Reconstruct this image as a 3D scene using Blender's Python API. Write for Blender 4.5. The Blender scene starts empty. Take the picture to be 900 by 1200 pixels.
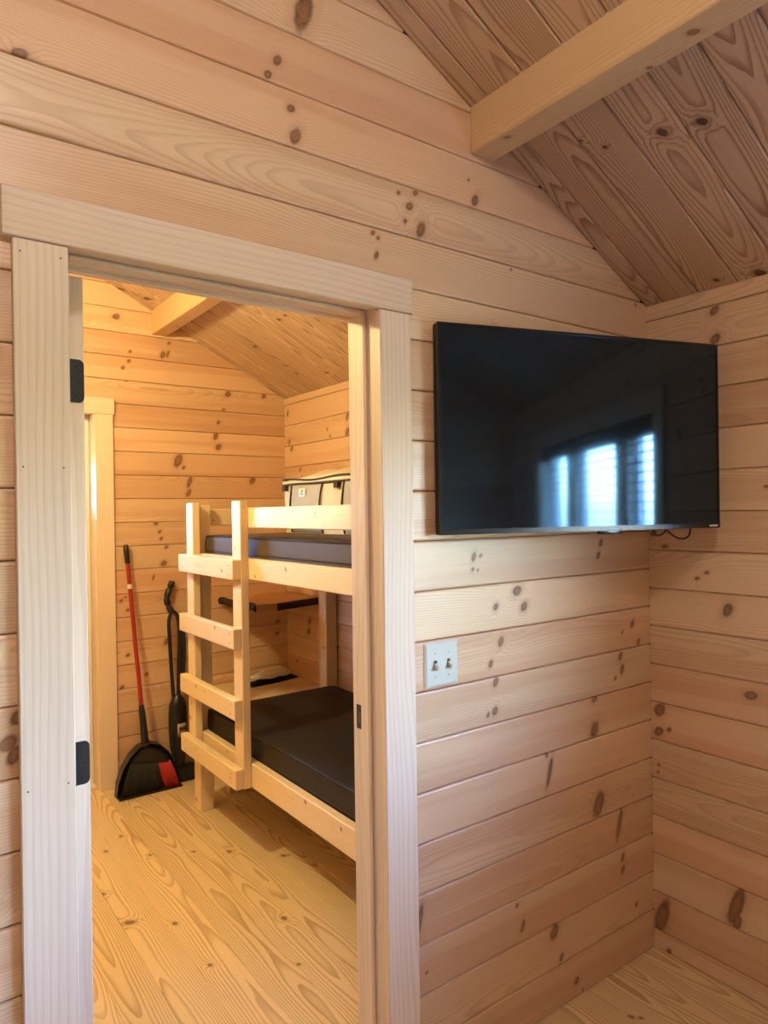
import bpy, bmesh, math, random
from mathutils import Vector, Matrix
rnd = random.Random(7)
S = bpy.context.scene
COL = S.collection
PI = math.pi

# ------------------------------------------------------------------ camera, sky, exposure
cam = bpy.data.objects.new('camera', bpy.data.cameras.new('camera'))
COL.objects.link(cam)
cam.data.sensor_fit = 'VERTICAL'
cam.data.sensor_height = 36.0
cam.data.lens = 815.56 / 1200 * 36
cam.data.clip_start = 0.02
cam.matrix_world = Matrix(((0.8075437, 0.0123105, -0.5896793, -2.1452),
                           (-0.5896309, -0.0076352, -0.8076368, -1.3970),
                           (-0.0144447, 0.9998951, 0.0010929, 1.5114),
                           (0, 0, 0, 1)))
S.camera = cam

W_ = bpy.data.worlds.new('sky')
S.world = W_
W_.use_nodes = True
wn = W_.node_tree
for n in list(wn.nodes):
    wn.nodes.remove(n)
sky = wn.nodes.new('ShaderNodeTexSky')
sky.sky_type = 'NISHITA'
sky.sun_disc = False
sky.sun_elevation = math.radians(48)
sky.sun_rotation = math.radians(270)
sky.air_density = 1.0
sky.dust_density = 1.2
sky.ozone_density = 1.0
SKY_STRENGTH = 15.0
bg = wn.nodes.new('ShaderNodeBackground')
bg.inputs['Strength'].default_value = SKY_STRENGTH
wo = wn.nodes.new('ShaderNodeOutputWorld')
balance = wn.nodes.new('ShaderNodeMix')      # white balance of the camera, which is set for indoor light
balance.data_type, balance.blend_type = 'RGBA', 'MULTIPLY'
balance.inputs[0].default_value = 1.0
balance.inputs[7].default_value = (0.84, 0.93, 1.14, 1)
wn.links.new(sky.outputs[0], balance.inputs[6])
wn.links.new(balance.outputs[2], bg.inputs['Color'])
wn.links.new(bg.outputs[0], wo.inputs['Surface'])

sun = bpy.data.objects.new('sun', bpy.data.lights.new('sun', 'SUN'))
COL.objects.link(sun)
sun.data.energy = 45.0
sun.data.angle = 0.0093
sun.data.color = (1.0, 0.95, 0.86)
sun.rotation_euler = (0, math.radians(-33), 0)

S.view_settings.view_transform = 'Standard'
S.view_settings.look = 'None'
S.view_settings.gamma = 1.0
S.view_settings.use_curve_mapping = False
S.view_settings.exposure = 0.40
S.cycles.use_denoising = True
S.cycles.use_light_tree = False
S.cycles.max_bounces = 7
S.cycles.diffuse_bounces = 4
S.cycles.use_adaptive_sampling = True
S.cycles.adaptive_threshold = 0.025
S.cycles.sample_clamp_indirect = 8.0
LAMP_MAIN = (1.0, 0.92, 0.82)
LAMP_MAIN_POWER = 28.0
LAMP_BUNK = (1.0, 0.85, 0.38)
LAMP_BUNK_POWER = 76.0

# ------------------------------------------------------------------ room dimensions (metres)
B = 0.1302            # exposed board width, main room
BB = 0.1335           # exposed board width, bunk room
SL = 0.513            # roof slope
EAVE, EAVE_B = 2.20, 2.245
RIDGE = -2.0
XL = -4.0             # left wall of the main room
YB = -3.4             # back wall of the main room
WT = 0.122            # thickness of the front wall
YF = 2.62             # far wall of the bunk room
XBL = -2.75           # left wall of the bunk room
DX0, DX1, DZ = -1.849, -1.137, 2.02     # doorway
FX0, FX1, FZ = -1.95, -1.178, 2.07      # doorway in the far wall
WIN_Y0, WIN_Y1, WIN_Z0, WIN_Z1 = -2.66, -0.94, 0.976, 1.888

# ------------------------------------------------------------------ helpers
WM = {}

def world(o):
    return WM.get(o.name, Matrix())

def link(o, parent=None, M=None):
    COL.objects.link(o)
    M = M or Matrix()
    WM[o.name] = M
    if parent is not None:
        o.parent = parent
        o.matrix_basis = world(parent).inverted() @ M
    else:
        o.matrix_basis = M
    return o

def mesh_obj(name, verts, faces, mat, parent=None, M=None, smooth=False):
    me = bpy.data.meshes.new(name)
    me.from_pydata([tuple(v) for v in verts], [], faces)
    me.update()
    if mat:
        me.materials.append(mat)
    if smooth:
        me.polygons.foreach_set('use_smooth', [True] * len(me.polygons))
    return link(bpy.data.objects.new(name, me), parent, M)

def bm_obj(name, bm, mat, parent=None, M=None, smooth=False, angle=None):
    bmesh.ops.recalc_face_normals(bm, faces=bm.faces[:])
    me = bpy.data.meshes.new(name)
    bm.to_mesh(me)
    bm.free()
    if mat:
        me.materials.append(mat)
    if smooth:
        me.polygons.foreach_set('use_smooth', [True] * len(me.polygons))
        if angle:
            me.set_sharp_from_angle(angle=math.radians(angle))
    return link(bpy.data.objects.new(name, me), parent, M)

def thing(name, label, cat, loc=(0, 0, 0), rotz=0.0, group=None):
    o = bpy.data.objects.new(name, None)
    o.empty_display_size = 0.1
    link(o, None, Matrix.Translation(loc) @ Matrix.Rotation(rotz, 4, 'Z'))
    tag(o, label, cat, group)
    return o

def tag(o, label, cat, group=None):
    o['label'] = label
    o['category'] = cat
    if group:
        o['group'] = group
    return o

def structure(o, label=None):
    o['kind'] = 'structure'
    if label:
        o['label'] = label
    return o

def frame(origin, xd, yd):
    x = Vector(xd).normalized()
    y = Vector(yd)
    y = (y - x * y.dot(x)).normalized()
    z = x.cross(y)
    M = Matrix.Identity(4)
    for i in range(3):
        M[i][0], M[i][1], M[i][2], M[i][3] = x[i], y[i], z[i], origin[i]
    return M

def set_knots(o, knots, tone=None):
    o['tone'] = float(rnd.uniform(0.1, 0.9) if tone is None else tone)
    ks = list(knots)[:6]
    for i in range(6):
        o['k%d' % i] = [float(a) for a in ks[i]] if i < len(ks) else [-9.0, -9.0, 0.001, 1.0]

def random_knots(L, w, density=1.2, big=0.016):
    out = []
    n = int(L * density + rnd.random())
    for _ in range(n):
        u = rnd.uniform(0.05, max(0.06, L - 0.05))
        for _ in range(rnd.choice((1, 1, 2, 2, 3))):
            if len(out) < 6:
                out.append((u + rnd.gauss(0, 0.012), rnd.uniform(0.1, 0.9) * w, rnd.uniform(0.35, 1.0) * big,
                            rnd.choice((1, 1, 1.2, 1.5, 2.2))))
    return out

def board(origin, xd, yd, L, w, t, mat, parent, bev=0.0055, gap=0.0008, knots=None, name='board', density=1.2, big=0.016):
    """a board of length L along xd, width w along yd, thickness t along xd x yd, edges bevelled on the face"""
    a, b, lo = gap, w - gap, t - bev * 0.9
    prof = [(a, 0), (a, lo), (a + bev * 0.35, t - bev * 0.25), (a + bev, t), (b - bev, t), (b - bev * 0.35, t - bev * 0.25), (b, lo), (b, 0)]
    n = len(prof)
    jig = rnd.uniform(-0.0004, 0.0004)
    vs = [(0, y, z + jig) for y, z in prof] + [(L, y, z + jig) for y, z in prof]
    fs = [(i, i + n, (i + 1) % n + n, (i + 1) % n) for i in range(n)] + [tuple(range(n)), tuple(range(2 * n - 1, n - 1, -1))]
    o = mesh_obj(name, vs, fs, mat, parent, frame(origin, xd, yd))
    set_knots(o, random_knots(L, w, density, big) if knots is None else knots)
    return o

def timber(name, p0, xd, yd, L, w, t, mat, parent, ch=0.0035, knots=None):
    """sawn lumber: centre line starts at p0 and runs along xd; w along yd, t along xd x yd; rounded arrises"""
    h, k = w / 2, t / 2
    prof = [(-h + ch, -k), (h - ch, -k), (h, -k + ch), (h, k - ch), (h - ch, k), (-h + ch, k), (-h, k - ch), (-h, -k + ch)]
    e = ch * 0.7
    vs = [(0, y * (1 - e / h), z * (1 - e / k)) for y, z in prof] + [(e, y, z) for y, z in prof] + \
         [(L - e, y, z) for y, z in prof] + [(L, y * (1 - e / h), z * (1 - e / k)) for y, z in prof]
    fs = [tuple(range(7, -1, -1)), tuple(range(24, 32))]
    for s in range(3):
        fs += [(s * 8 + i, s * 8 + (i + 1) % 8, s * 8 + 8 + (i + 1) % 8, s * 8 + 8 + i) for i in range(8)]
    o = mesh_obj(name, vs, fs, mat, parent, frame(p0, xd, yd))
    if knots is None:
        knots = []
        for _ in range(int(L * 2.2 + rnd.random())):
            knots.append((rnd.uniform(0.03, L - 0.03), rnd.uniform(-h * 0.8, h * 0.8), rnd.uniform(0.003, 0.009), rnd.choice((1, 1, 1.5))))
    set_knots(o, knots)
    return o

def add_box(bm, lo, hi, M=None):
    c = [(lo[i] + hi[i]) / 2 for i in range(3)]
    s = [hi[i] - lo[i] for i in range(3)]
    r = bmesh.ops.create_cube(bm, size=1.0, matrix=Matrix.Translation(c) @ Matrix.Diagonal((*s, 1)))
    if M is not None:
        bmesh.ops.transform(bm, matrix=M, verts=r['verts'])
    return r['verts']

def rbox(name, lo, hi, mat, parent=None, M=None, bev=0.003, seg=2, smooth=True):
    bm = bmesh.new()
    add_box(bm, lo, hi)
    if bev > 0:
        bmesh.ops.bevel(bm, geom=bm.edges[:], offset=bev, segments=seg, affect='EDGES', profile=0.5)
    return bm_obj(name, bm, mat, parent, M, smooth, 40)

def prism(bm, poly, ax, a0, a1):
    """extrude a 2D polygon along axis ax (0: poly is y,z; 1: poly is x,z; 2: poly is x,y)"""
    def P(p, a):
        return {0: (a, p[0], p[1]), 1: (p[0], a, p[1]), 2: (p[0], p[1], a)}[ax]
    v0 = [bm.verts.new(P(p, a0)) for p in poly]
    v1 = [bm.verts.new(P(p, a1)) for p in poly]
    n = len(poly)
    bm.faces.new(v0)
    bm.faces.new(v1[::-1])
    for i in range(n):
        bm.faces.new((v0[i], v1[i], v1[(i + 1) % n], v0[(i + 1) % n]))

def catmull(pts, n=8):
    pts = [Vector(p) for p in pts]
    out = []
    for i in range(len(pts) - 1):
        p0, p1, p2, p3 = pts[max(i - 1, 0)], pts[i], pts[i + 1], pts[min(i + 2, len(pts) - 1)]
        for k in range(n):
            t = k / n
            out.append(0.5 * ((2 * p1) + (p2 - p0) * t + (2 * p0 - 5 * p1 + 4 * p2 - p3) * t * t + (3 * p1 - p0 - 3 * p2 + p3) * t ** 3))
    out.append(pts[-1])
    return out

def add_tube(bm, pts, r, seg=8, close=False):
    pts = [Vector(p) for p in pts]
    n = len(pts)
    rad = r if isinstance(r, (list, tuple)) else [r] * n
    rings = []
    up = Vector((0.123, 0.31, 0.94))
    for i in range(n):
        a = pts[(i - 1) % n] if close else pts[max(i - 1, 0)]
        b = pts[(i + 1) % n] if close else pts[min(i + 1, n - 1)]
        t = (b - a).normalized()
        x = (up - t * up.dot(t))
        if x.length < 1e-3:
            x = Vector((1, 0, 0)) - t * t.x
        x.normalize()
        y = t.cross(x)
        up = x
        rings.append([bm.verts.new(pts[i] + (x * math.cos(2 * PI * k / seg) + y * math.sin(2 * PI * k / seg)) * rad[i]) for k in range(seg)])
    m = n if close else n - 1
    for i in range(m):
        A, C = rings[i], rings[(i + 1) % n]
        for k in range(seg):
            bm.faces.new((A[k], A[(k + 1) % seg], C[(k + 1) % seg], C[k]))
    if not close:
        bm.faces.new(rings[0][::-1])
        bm.faces.new(rings[-1])

def tube(name, pts, r, mat, parent=None, M=None, seg=8, close=False):
    bm = bmesh.new()
    add_tube(bm, pts, r, seg, close)
    return bm_obj(name, bm, mat, parent, M, True, 50)

def lathe(name, prof, mat, parent=None, M=None, seg=24):
    bm = bmesh.new()
    rings = []
    for r, z in prof:
        rings.append([bm.verts.new((r * math.cos(2 * PI * k / seg), r * math.sin(2 * PI * k / seg), z)) for k in range(seg)])
    for A, C in zip(rings, rings[1:]):
        for k in range(seg):
            bm.faces.new((A[k], A[(k + 1) % seg], C[(k + 1) % seg], C[k]))
    bm.faces.new(rings[0][::-1])
    bm.faces.new(rings[-1])
    return bm_obj(name, bm, mat, parent, M, True, 40)

# ------------------------------------------------------------------ materials
class NT:
    def __init__(self, name):
        self.m = bpy.data.materials.new(name)
        self.m.use_nodes = True
        self.t = self.m.node_tree
        for n in list(self.t.nodes):
            self.t.nodes.remove(n)
        self.out = self.t.nodes.new('ShaderNodeOutputMaterial')
    def n(self, typ, **kw):
        x = self.t.nodes.new(typ)
        for k, v in kw.items():
            setattr(x, k, v)
        return x
    def put(self, sock, v):
        if isinstance(v, bpy.types.NodeSocket):
            self.t.links.new(v, sock)
        elif v is not None:
            sock.default_value = v
    def math(self, op, a, b=None, c=None, clamp=False):
        x = self.n('ShaderNodeMath', operation=op)
        x.use_clamp = clamp
        for i, v in enumerate((a, b, c)):
            self.put(x.inputs[i], v)
        return x.outputs[0]
    def vmath(self, op, a, b=None, out=0):
        x = self.n('ShaderNodeVectorMath', operation=op)
        self.put(x.inputs[0], a)
        if b is not None:
            self.put(x.inputs[1], b)
        return x.outputs[out]
    def comb(self, x, y, z):
        c = self.n('ShaderNodeCombineXYZ')
        for i, v in enumerate((x, y, z)):
            self.put(c.inputs[i], v)
        return c.outputs[0]
    def sep(self, v):
        s = self.n('ShaderNodeSeparateXYZ')
        self.put(s.inputs[0], v)
        return s.outputs
    def noise(self, v, scale=1.0, detail=2.0, rough=0.5):
        x = self.n('ShaderNodeTexNoise')
        self.put(x.inputs['Vector'], v)
        x.inputs['Scale'].default_value = scale
        x.inputs['Detail'].default_value = detail
        x.inputs['Roughness'].default_value = rough
        return x.outputs[0]
    def smooth(self, x, a, b, lo=0.0, hi=1.0):
        m = self.n('ShaderNodeMapRange', interpolation_type='SMOOTHSTEP')
        self.put(m.inputs[0], x)
        for i, v in enumerate((a, b, lo, hi)):
            self.put(m.inputs[i + 1], v)
        return m.outputs[0]
    def mix(self, f, a, b, typ='MIX'):
        x = self.n('ShaderNodeMix', data_type='RGBA', blend_type=typ)
        self.put(x.inputs[0], f)
        self.put(x.inputs[6], a if isinstance(a, bpy.types.NodeSocket) else (*a, 1))
        self.put(x.inputs[7], b if isinstance(b, bpy.types.NodeSocket) else (*b, 1))
        return x.outputs[2]
    def bsdf(self, color=None, rough=0.5, spec=0.5, metal=0.0, **kw):
        p = self.n('ShaderNodeBsdfPrincipled')
        if color is not None:
            self.put(p.inputs['Base Color'], color if isinstance(color, bpy.types.NodeSocket) else (*color, 1))
        self.put(p.inputs['Roughness'], rough)
        p.inputs['Specular IOR Level'].default_value = spec
        p.inputs['Metallic'].default_value = metal
        for k, v in kw.items():
            self.put(p.inputs[k.replace('_', ' ')], v)
        self.t.links.new(p.outputs[0], self.out.inputs[0])
        return p

def pine(name, light, dark, red, contrast=0.5, freq=190.0, rough=0.42, vary=0.10, redness=0.5, spec=0.4, bump=0.12, knot_core=(0.225, 0.095, 0.045), cathedral=0.06, offc=0.13, warpa=0.008):
    N = NT(name)
    P = N.n('ShaderNodeTexCoord').outputs['Object']
    R = N.n('ShaderNodeObjectInfo').outputs['Random']
    R2 = N.math('FRACT', N.math('MULTIPLY', R, 17.31))
    R3 = N.n('ShaderNodeAttribute', attribute_type='OBJECT', attribute_name='tone').outputs['Fac']
    u, v, w = N.sep(P)
    seed = N.comb(N.math('MULTIPLY', R, 43.0), N.math('MULTIPLY', R2, 31.0), N.math('MULTIPLY', R, 57.0))
    Ps = N.vmath('ADD', P, seed)
    # knots: nearest of six, stored per board as (along, across, radius, stretch)
    q = None
    for i in range(6):
        a = N.n('ShaderNodeAttribute', attribute_type='OBJECT', attribute_name='k%d' % i)
        ku, kv, kr = N.sep(a.outputs['Color'])
        dv0 = N.math('SUBTRACT', v, kv)
        du = N.math('SUBTRACT', N.math('SUBTRACT', u, ku), N.math('MULTIPLY', dv0, 0.28))
        dv = N.math('DIVIDE', dv0, N.math('MAXIMUM', a.outputs['Alpha'], 0.3))
        d = N.math('DIVIDE', N.vmath('LENGTH', N.comb(du, dv, 0.0), out=1), N.math('MAXIMUM', kr, 0.0008))
        q = d if q is None else N.math('MINIMUM', q, d)
    wob = N.noise(N.vmath('MULTIPLY', Ps, (48, 48, 20)), 1.0, 2.5)
    q = N.math('MULTIPLY', q, N.math('ADD', 0.62, N.math('MULTIPLY', wob, 0.8)))
    # growth rings of the trunk the board was sawn from
    slow = N.noise(N.vmath('MULTIPLY', Ps, (0.7, 0.6, 0.6)), 1.0, 1.0)
    slow2 = N.noise(N.vmath('MULTIPLY', N.vmath('ADD', Ps, (9.1, 4.7, 3.3)), (0.9, 0.5, 0.5)), 1.0, 1.5)
    warp = N.noise(N.vmath('MULTIPLY', Ps, (2.2, 22.0, 22.0)), 1.0, 2.0)
    c = N.math('ADD', 0.065, N.math('ADD', N.math('MULTIPLY', N.math('SUBTRACT', R2, 0.5), offc), N.math('MULTIPLY', N.math('SUBTRACT', slow, 0.5), 0.05)))
    dd = N.math('ADD', 0.012, N.math('MULTIPLY', slow2, cathedral * 2))
    r = N.vmath('LENGTH', N.comb(0.0, N.math('SUBTRACT', v, c), N.math('ADD', w, dd)), out=1)
    r = N.math('ADD', r, N.math('MULTIPLY', N.math('SUBTRACT', warp, 0.5), warpa))
    bulge = N.math('POWER', 2.718, N.math('MULTIPLY', N.math('MULTIPLY', q, q), -0.16))
    r = N.math('ADD', r, N.math('MULTIPLY', bulge, 0.014))
    ph = N.math('FRACT', N.math('MULTIPLY', r, freq))
    late = N.math('MULTIPLY', N.smooth(ph, 0.42, 0.92), N.smooth(ph, 1.0, 0.93))
    amp = N.noise(N.vmath('MULTIPLY', Ps, (1.6, 14.0, 14.0)), 1.0, 2.0)
    late = N.math('MULTIPLY', late, N.math('MULTIPLY', N.math('ADD', 0.25, N.math('MULTIPLY', amp, 1.2)), contrast), clamp=True)
    fib = N.noise(N.vmath('MULTIPLY', Ps, (7.0, 420.0, 420.0)), 1.0, 2.0, 0.6)
    blotch = N.noise(N.vmath('MULTIPLY', Ps, (0.45, 11.0, 11.0)), 1.0, 3.0)
    heart = N.math('MULTIPLY', N.math('ADD', N.math('MULTIPLY', R3, 0.75), N.smooth(blotch, 0.46, 0.60, 0.0, 0.55)), redness, clamp=True)
    base = N.mix(heart, light, red)
    col = N.mix(late, base, dark)
    val = N.math('ADD', N.math('MULTIPLY', N.math('SUBTRACT', R, 0.5), vary * 2), N.math('ADD', 0.89, N.math('MULTIPLY', fib, 0.22)))
    col = N.mix(1.0, col, N.comb(val, val, val), 'MULTIPLY')
    # knot colours: halo, dark rim, ringed heart
    halo = N.math('MULTIPLY', N.smooth(q, 2.6, 0.9), 0.5)
    col = N.mix(halo, col, dark)
    rimc = N.mix(N.smooth(N.math('FRACT', N.math('MULTIPLY', q, 3.3)), 0.2, 0.9), knot_core, tuple(a * 1.35 for a in knot_core))
    rimc = N.mix(N.math('MULTIPLY', N.smooth(q, 0.25, 0.85), N.smooth(wob, 0.30, 0.62)), rimc, tuple(a * 0.30 for a in knot_core))
    col = N.mix(N.math('MULTIPLY', N.smooth(q, 1.22, 0.70), 0.86), col, rimc)
    hgt = fib
    bp = N.n('ShaderNodeBump')
    bp.inputs['Strength'].default_value = bump
    bp.inputs['Distance'].default_value = 0.0006
    N.put(bp.inputs['Height'], hgt)
    N.bsdf(col, N.math('ADD', rough - 0.06, N.math('MULTIPLY', fib, 0.14)), spec, Normal=bp.outputs[0])
    return N.m

def plain(name, color, rough=0.5, spec=0.5, metal=0.0, vary=0.12, scale=40.0, bump=0.0):
    N = NT(name)
    P = N.n('ShaderNodeTexCoord').outputs['Object']
    n = N.noise(P, scale, 3.0)
    f = N.math('ADD', 1.0 - vary / 2, N.math('MULTIPLY', n, vary))
    col = N.mix(1.0, color, N.comb(f, f, f), 'MULTIPLY')
    kw = {}
    if bump:
        bp = N.n('ShaderNodeBump')
        bp.inputs['Strength'].default_value = bump
        bp.inputs['Distance'].default_value = 0.001
        N.put(bp.inputs['Height'], n)
        kw['Normal'] = bp.outputs[0]
    N.bsdf(col, rough, spec, metal, **kw)
    return N.m

def cloth(name, color, rough=0.85, scale=900.0, spec=0.15, wr=0.25):
    N = NT(name)
    P = N.n('ShaderNodeTexCoord').outputs['Object']
    wv = N.noise(P, scale, 1.0)
    big = N.noise(P, 9.0, 3.0)
    f = N.math('ADD', 0.82, N.math('ADD', N.math('MULTIPLY', wv, 0.22), N.math('MULTIPLY', big, 0.14)))
    col = N.mix(1.0, color, N.comb(f, f, f), 'MULTIPLY')
    bp = N.n('ShaderNodeBump')
    bp.inputs['Strength'].default_value = wr
    bp.inputs['Distance'].default_value = 0.01
    N.put(bp.inputs['Height'], N.math('ADD', N.math('MULTIPLY', big, 1.0), N.math('MULTIPLY', wv, 0.03)))
    N.bsdf(col, rough, spec, Normal=bp.outputs[0])
    return N.m

M_WALL = pine('pine_wall', (0.77, 0.545, 0.35), (0.50, 0.29, 0.155), (0.63, 0.365, 0.215), contrast=0.5, freq=210, rough=0.36, redness=0.95, vary=0.08, offc=0.34, warpa=0.005, spec=0.5)
M_CEIL = pine('pine_ceiling', (0.59, 0.405, 0.27), (0.29, 0.155, 0.09), (0.52, 0.33, 0.21), contrast=0.95, freq=200, rough=0.5, vary=0.09, redness=0.6, knot_core=(0.05, 0.02, 0.012), cathedral=0.05)
M_FLOOR = pine('pine_floor', (0.81, 0.61, 0.34), (0.50, 0.305, 0.135), (0.76, 0.55, 0.30), contrast=0.9, freq=165, rough=0.36, vary=0.08, redness=0.4, cathedral=0.05, spec=0.45)
M_BEAM = pine('pine_beam', (0.68, 0.46, 0.25), (0.52, 0.28, 0.12), (0.62, 0.38, 0.18), contrast=0.4, freq=150, rough=0.45, vary=0.03, redness=0.3)
M_TRIM = pine('pine_trim', (0.79, 0.635, 0.50), (0.62, 0.43, 0.30), (0.74, 0.555, 0.42), contrast=0.45, freq=85, rough=0.48, vary=0.05, redness=0.5, spec=0.3)
M_LUMBER = pine('spruce_lumber', (0.80, 0.63, 0.39), (0.69, 0.47, 0.245), (0.76, 0.565, 0.32), contrast=0.35, freq=190, rough=0.5, vary=0.05, redness=0.4)
M_SHELF = pine('live_edge_slab', (0.55, 0.31, 0.13), (0.34, 0.16, 0.055), (0.48, 0.24, 0.09), contrast=0.7, freq=140, rough=0.4, vary=0.05)
M_DARK = plain('wall_core', (0.16, 0.09, 0.045), 0.9, 0.1)
M_BARK = plain('bark', (0.045, 0.028, 0.018), 0.9, 0.2, vary=0.9, scale=70, bump=0.8)
M_BLACKMETAL = plain('black_metal', (0.012, 0.012, 0.013), 0.45, 0.5)
M_BLACKPLASTIC = plain('black_plastic', (0.012, 0.012, 0.013), 0.33, 0.5)
M_BLACKMATT = plain('black_matt_plastic', (0.018, 0.018, 0.018), 0.6, 0.3)
M_IVORY = plain('ivory_plastic', (0.60, 0.60, 0.52), 0.32, 0.5, vary=0.03)
M_SCREW = plain('screw_metal', (0.45, 0.45, 0.43), 0.4, 0.5, 0.6)
M_RED = plain('red_plastic', (0.33, 0.02, 0.018), 0.35, 0.5)
M_REDBR = plain('red_bristle', (0.42, 0.03, 0.022), 0.5, 0.3)
M_WHITE = plain('white_plastic', (0.75, 0.73, 0.68), 0.5)
M_LABEL = plain('grey_label', (0.42, 0.36, 0.32), 0.5, vary=0.2)
M_LABELINK = plain('label_ink', (0.10, 0.03, 0.035), 0.5)
M_MATTRESS = cloth('charcoal_vinyl_fabric', (0.024, 0.019, 0.017), 0.55, 700, 0.28, 0.10)
M_MATTRESSU = cloth('grey_mattress_fabric', (0.090, 0.068, 0.052), 0.65, 800, 0.25, 0.2)
M_PIPING = cloth('mattress_piping', (0.022, 0.018, 0.017), 0.6, 900, 0.3, 0.05)
M_CREAM = cloth('cream_fabric', (0.62, 0.53, 0.38), 0.85, 900, 0.1, 0.4)
M_GREY = cloth('grey_fabric', (0.42, 0.385, 0.33), 0.85, 900, 0.1, 0.35)
M_BROWNPIPE = cloth('brown_piping', (0.05, 0.028, 0.017), 0.7, 900, 0.2, 0.05)
M_SOCK = cloth('off_white_knit', (0.86, 0.83, 0.76), 0.95, 500, 0.1, 0.9)
M_BLACKCLOTH = cloth('black_cloth', (0.014, 0.016, 0.018), 0.9, 500, 0.1, 0.6)
M_VALANCE = plain('dark_blind', (0.09, 0.075, 0.06), 0.6)
M_SLAT = plain('blind_slat', (0.55, 0.52, 0.47), 0.5)
M_SASH = plain('white_sash', (0.75, 0.75, 0.73), 0.4, vary=0.04)
M_LAWN = plain('lawn', (0.13, 0.16, 0.09), 0.9, 0.1, vary=0.6, scale=3)
M_FOLIAGE = plain('foliage', (0.24, 0.32, 0.10), 0.8, 0.2, vary=0.9, scale=2.0)

def make_screen():
    N = NT('tv_screen')
    p = N.bsdf((0.007, 0.008, 0.011), 0.06, 1.0, IOR=1.47)
    p.inputs['Specular Tint'].default_value = (0.35, 0.66, 1.0, 1)
    return N.m
M_SCREEN = make_screen()
M_BEZEL = plain('tv_bezel', (0.010, 0.010, 0.011), 0.22, 0.5)

def make_glass():
    N = NT('window_glass')
    t = N.n('ShaderNodeBsdfTransparent')
    t.inputs[0].default_value = (0.93, 0.96, 0.95, 1)
    g = N.n('ShaderNodeBsdfGlossy')
    g.inputs['Roughness'].default_value = 0.02
    m = N.n('ShaderNodeMixShader')
    m.inputs[0].default_value = 0.07
    N.t.links.new(t.outputs[0], m.inputs[1])
    N.t.links.new(g.outputs[0], m.inputs[2])
    N.t.links.new(m.outputs[0], N.out.inputs[0])
    return N.m
M_GLASS = make_glass()

def make_glow(name, color, power, radius):
    N = NT(name)
    e = N.n('ShaderNodeEmission')
    e.inputs[0].default_value = (*color, 1)
    e.inputs[1].default_value = power / (PI * 4 * PI * radius ** 2)
    N.t.links.new(e.outputs[0], N.out.inputs[0])
    return N.m

# ------------------------------------------------------------------ knots seen on the real boards (position on the surface, radius, stretch)
KN_FRONT = [(-1.334,2.666,0.0256,2.2),(-1.404,2.528,0.0115,1.2),(-1.428,2.488,0.0114,1),(-1.371,2.431,0.0117,0.9),(-1.361,2.37,0.0156,1.4),(-1.925,2.349,0.0154,0.7),(-1.03,2.292,0.0131,1),(-1.065,2.318,0.0065,1),(-1.01,2.332,0.0088,1),(-1.045,2.251,0.0076,1),(-0.994,2.239,0.0155,1.6),(-1.147,2.198,0.0074,1),(-1.131,2.189,0.0063,1),(-1.137,2.145,0.0074,1.6),(-0.798,2.366,0.0141,1.3),(-0.822,2.416,0.0047,1),(-0.66,2.202,0.0049,1),(-0.056,2.199,0.0058,1),(-0.823,1.382,0.0094,1.6),(-0.797,1.385,0.0059,1),(-0.827,1.349,0.007,1),(-0.808,1.346,0.0047,1),(-0.264,1.4,0.011,1.2),(-0.278,1.36,0.0109,1.2),(-0.654,1.277,0.0197,0.8),(-0.741,1.238,0.0108,1),(-0.626,1.228,0.0149,1),(-0.723,1.138,0.0121,1.3),(-0.764,1.081,0.0095,1.3),(-0.745,1.028,0.012,1.3),(-0.101,1.122,0.0114,1.2),(-0.158,1.1,0.0062,1),(-0.068,1.058,0.0115,1.2),(-0.169,1.022,0.0113,1.4),(-0.161,0.979,0.0113,1.6),(-0.198,0.954,0.007,1.2),(-0.171,0.938,0.0056,1),(-0.75,0.947,0.012,1.2),(-0.777,0.94,0.0071,1.2),(-0.306,0.908,0.0163,1),(-0.308,0.808,0.0217,1.3),(-0.525,0.723,0.0102,5),(-0.536,0.776,0.0076,1),(-0.292,0.567,0.03,1.5),(-0.186,0.475,0.014,4),(-0.171,0.359,0.0098,1.6),(-0.171,0.319,0.0112,1.6),(-0.649,0.307,0.0099,2.2),(-0.672,0.374,0.0074,1),(-0.513,0.24,0.0205,1.2),(-0.483,0.151,0.0103,1.4),(-0.099,0.179,0.0086,1),(-0.413,0.052,0.0132,1),(-0.385,0.012,0.0053,1),(-1.033,0.453,0.0109,5),(-1.01,0.317,0.0055,1)]
KN_RIGHT = [(-0.242,2.13,0.0148,1),(-0.244,2.04,0.0162,1.1),(-0.394,1.569,0.0076,0.6),(-0.06,1.38,0.0115,0.6),(-0.019,1.423,0.0117,1),(-0.205,1.3,0.0082,0.7),(-0.173,1.279,0.0083,0.7),(-0.34,0.934,0.0208,0.7),(-0.032,0.822,0.0203,1.2),(-0.028,0.748,0.0174,1),(-0.066,0.763,0.0086,1),(-0.026,0.634,0.0058,1),(-0.023,0.607,0.0058,1),(-0.286,0.268,0.0212,3.4),(-0.288,0.216,0.0133,2),(-0.031,0.118,0.0232,3),(-0.055,0.011,0.0086,1.2)]
KN_FLOOR = [(-0.89,1.537,0.0229,1.0),(-1.232,1.989,0.0161,0.8),(-1.329,1.878,0.0192,0.8),(-1.431,1.517,0.017,0.8),(-1.271,1.147,0.0189,0.8),(-1.26,0.841,0.0143,0.8),(-0.935,0.929,0.0254,0.6),(-1.021,0.663,0.0143,0.7),(-1.404,1.255,0.0253,1.3),(-1.18,1.723,0.0152,0.8),(-1.015,1.633,0.0153,0.8),(-0.355,-0.149,0.0152,1),(-0.334,-0.17,0.0101,1)]
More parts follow.
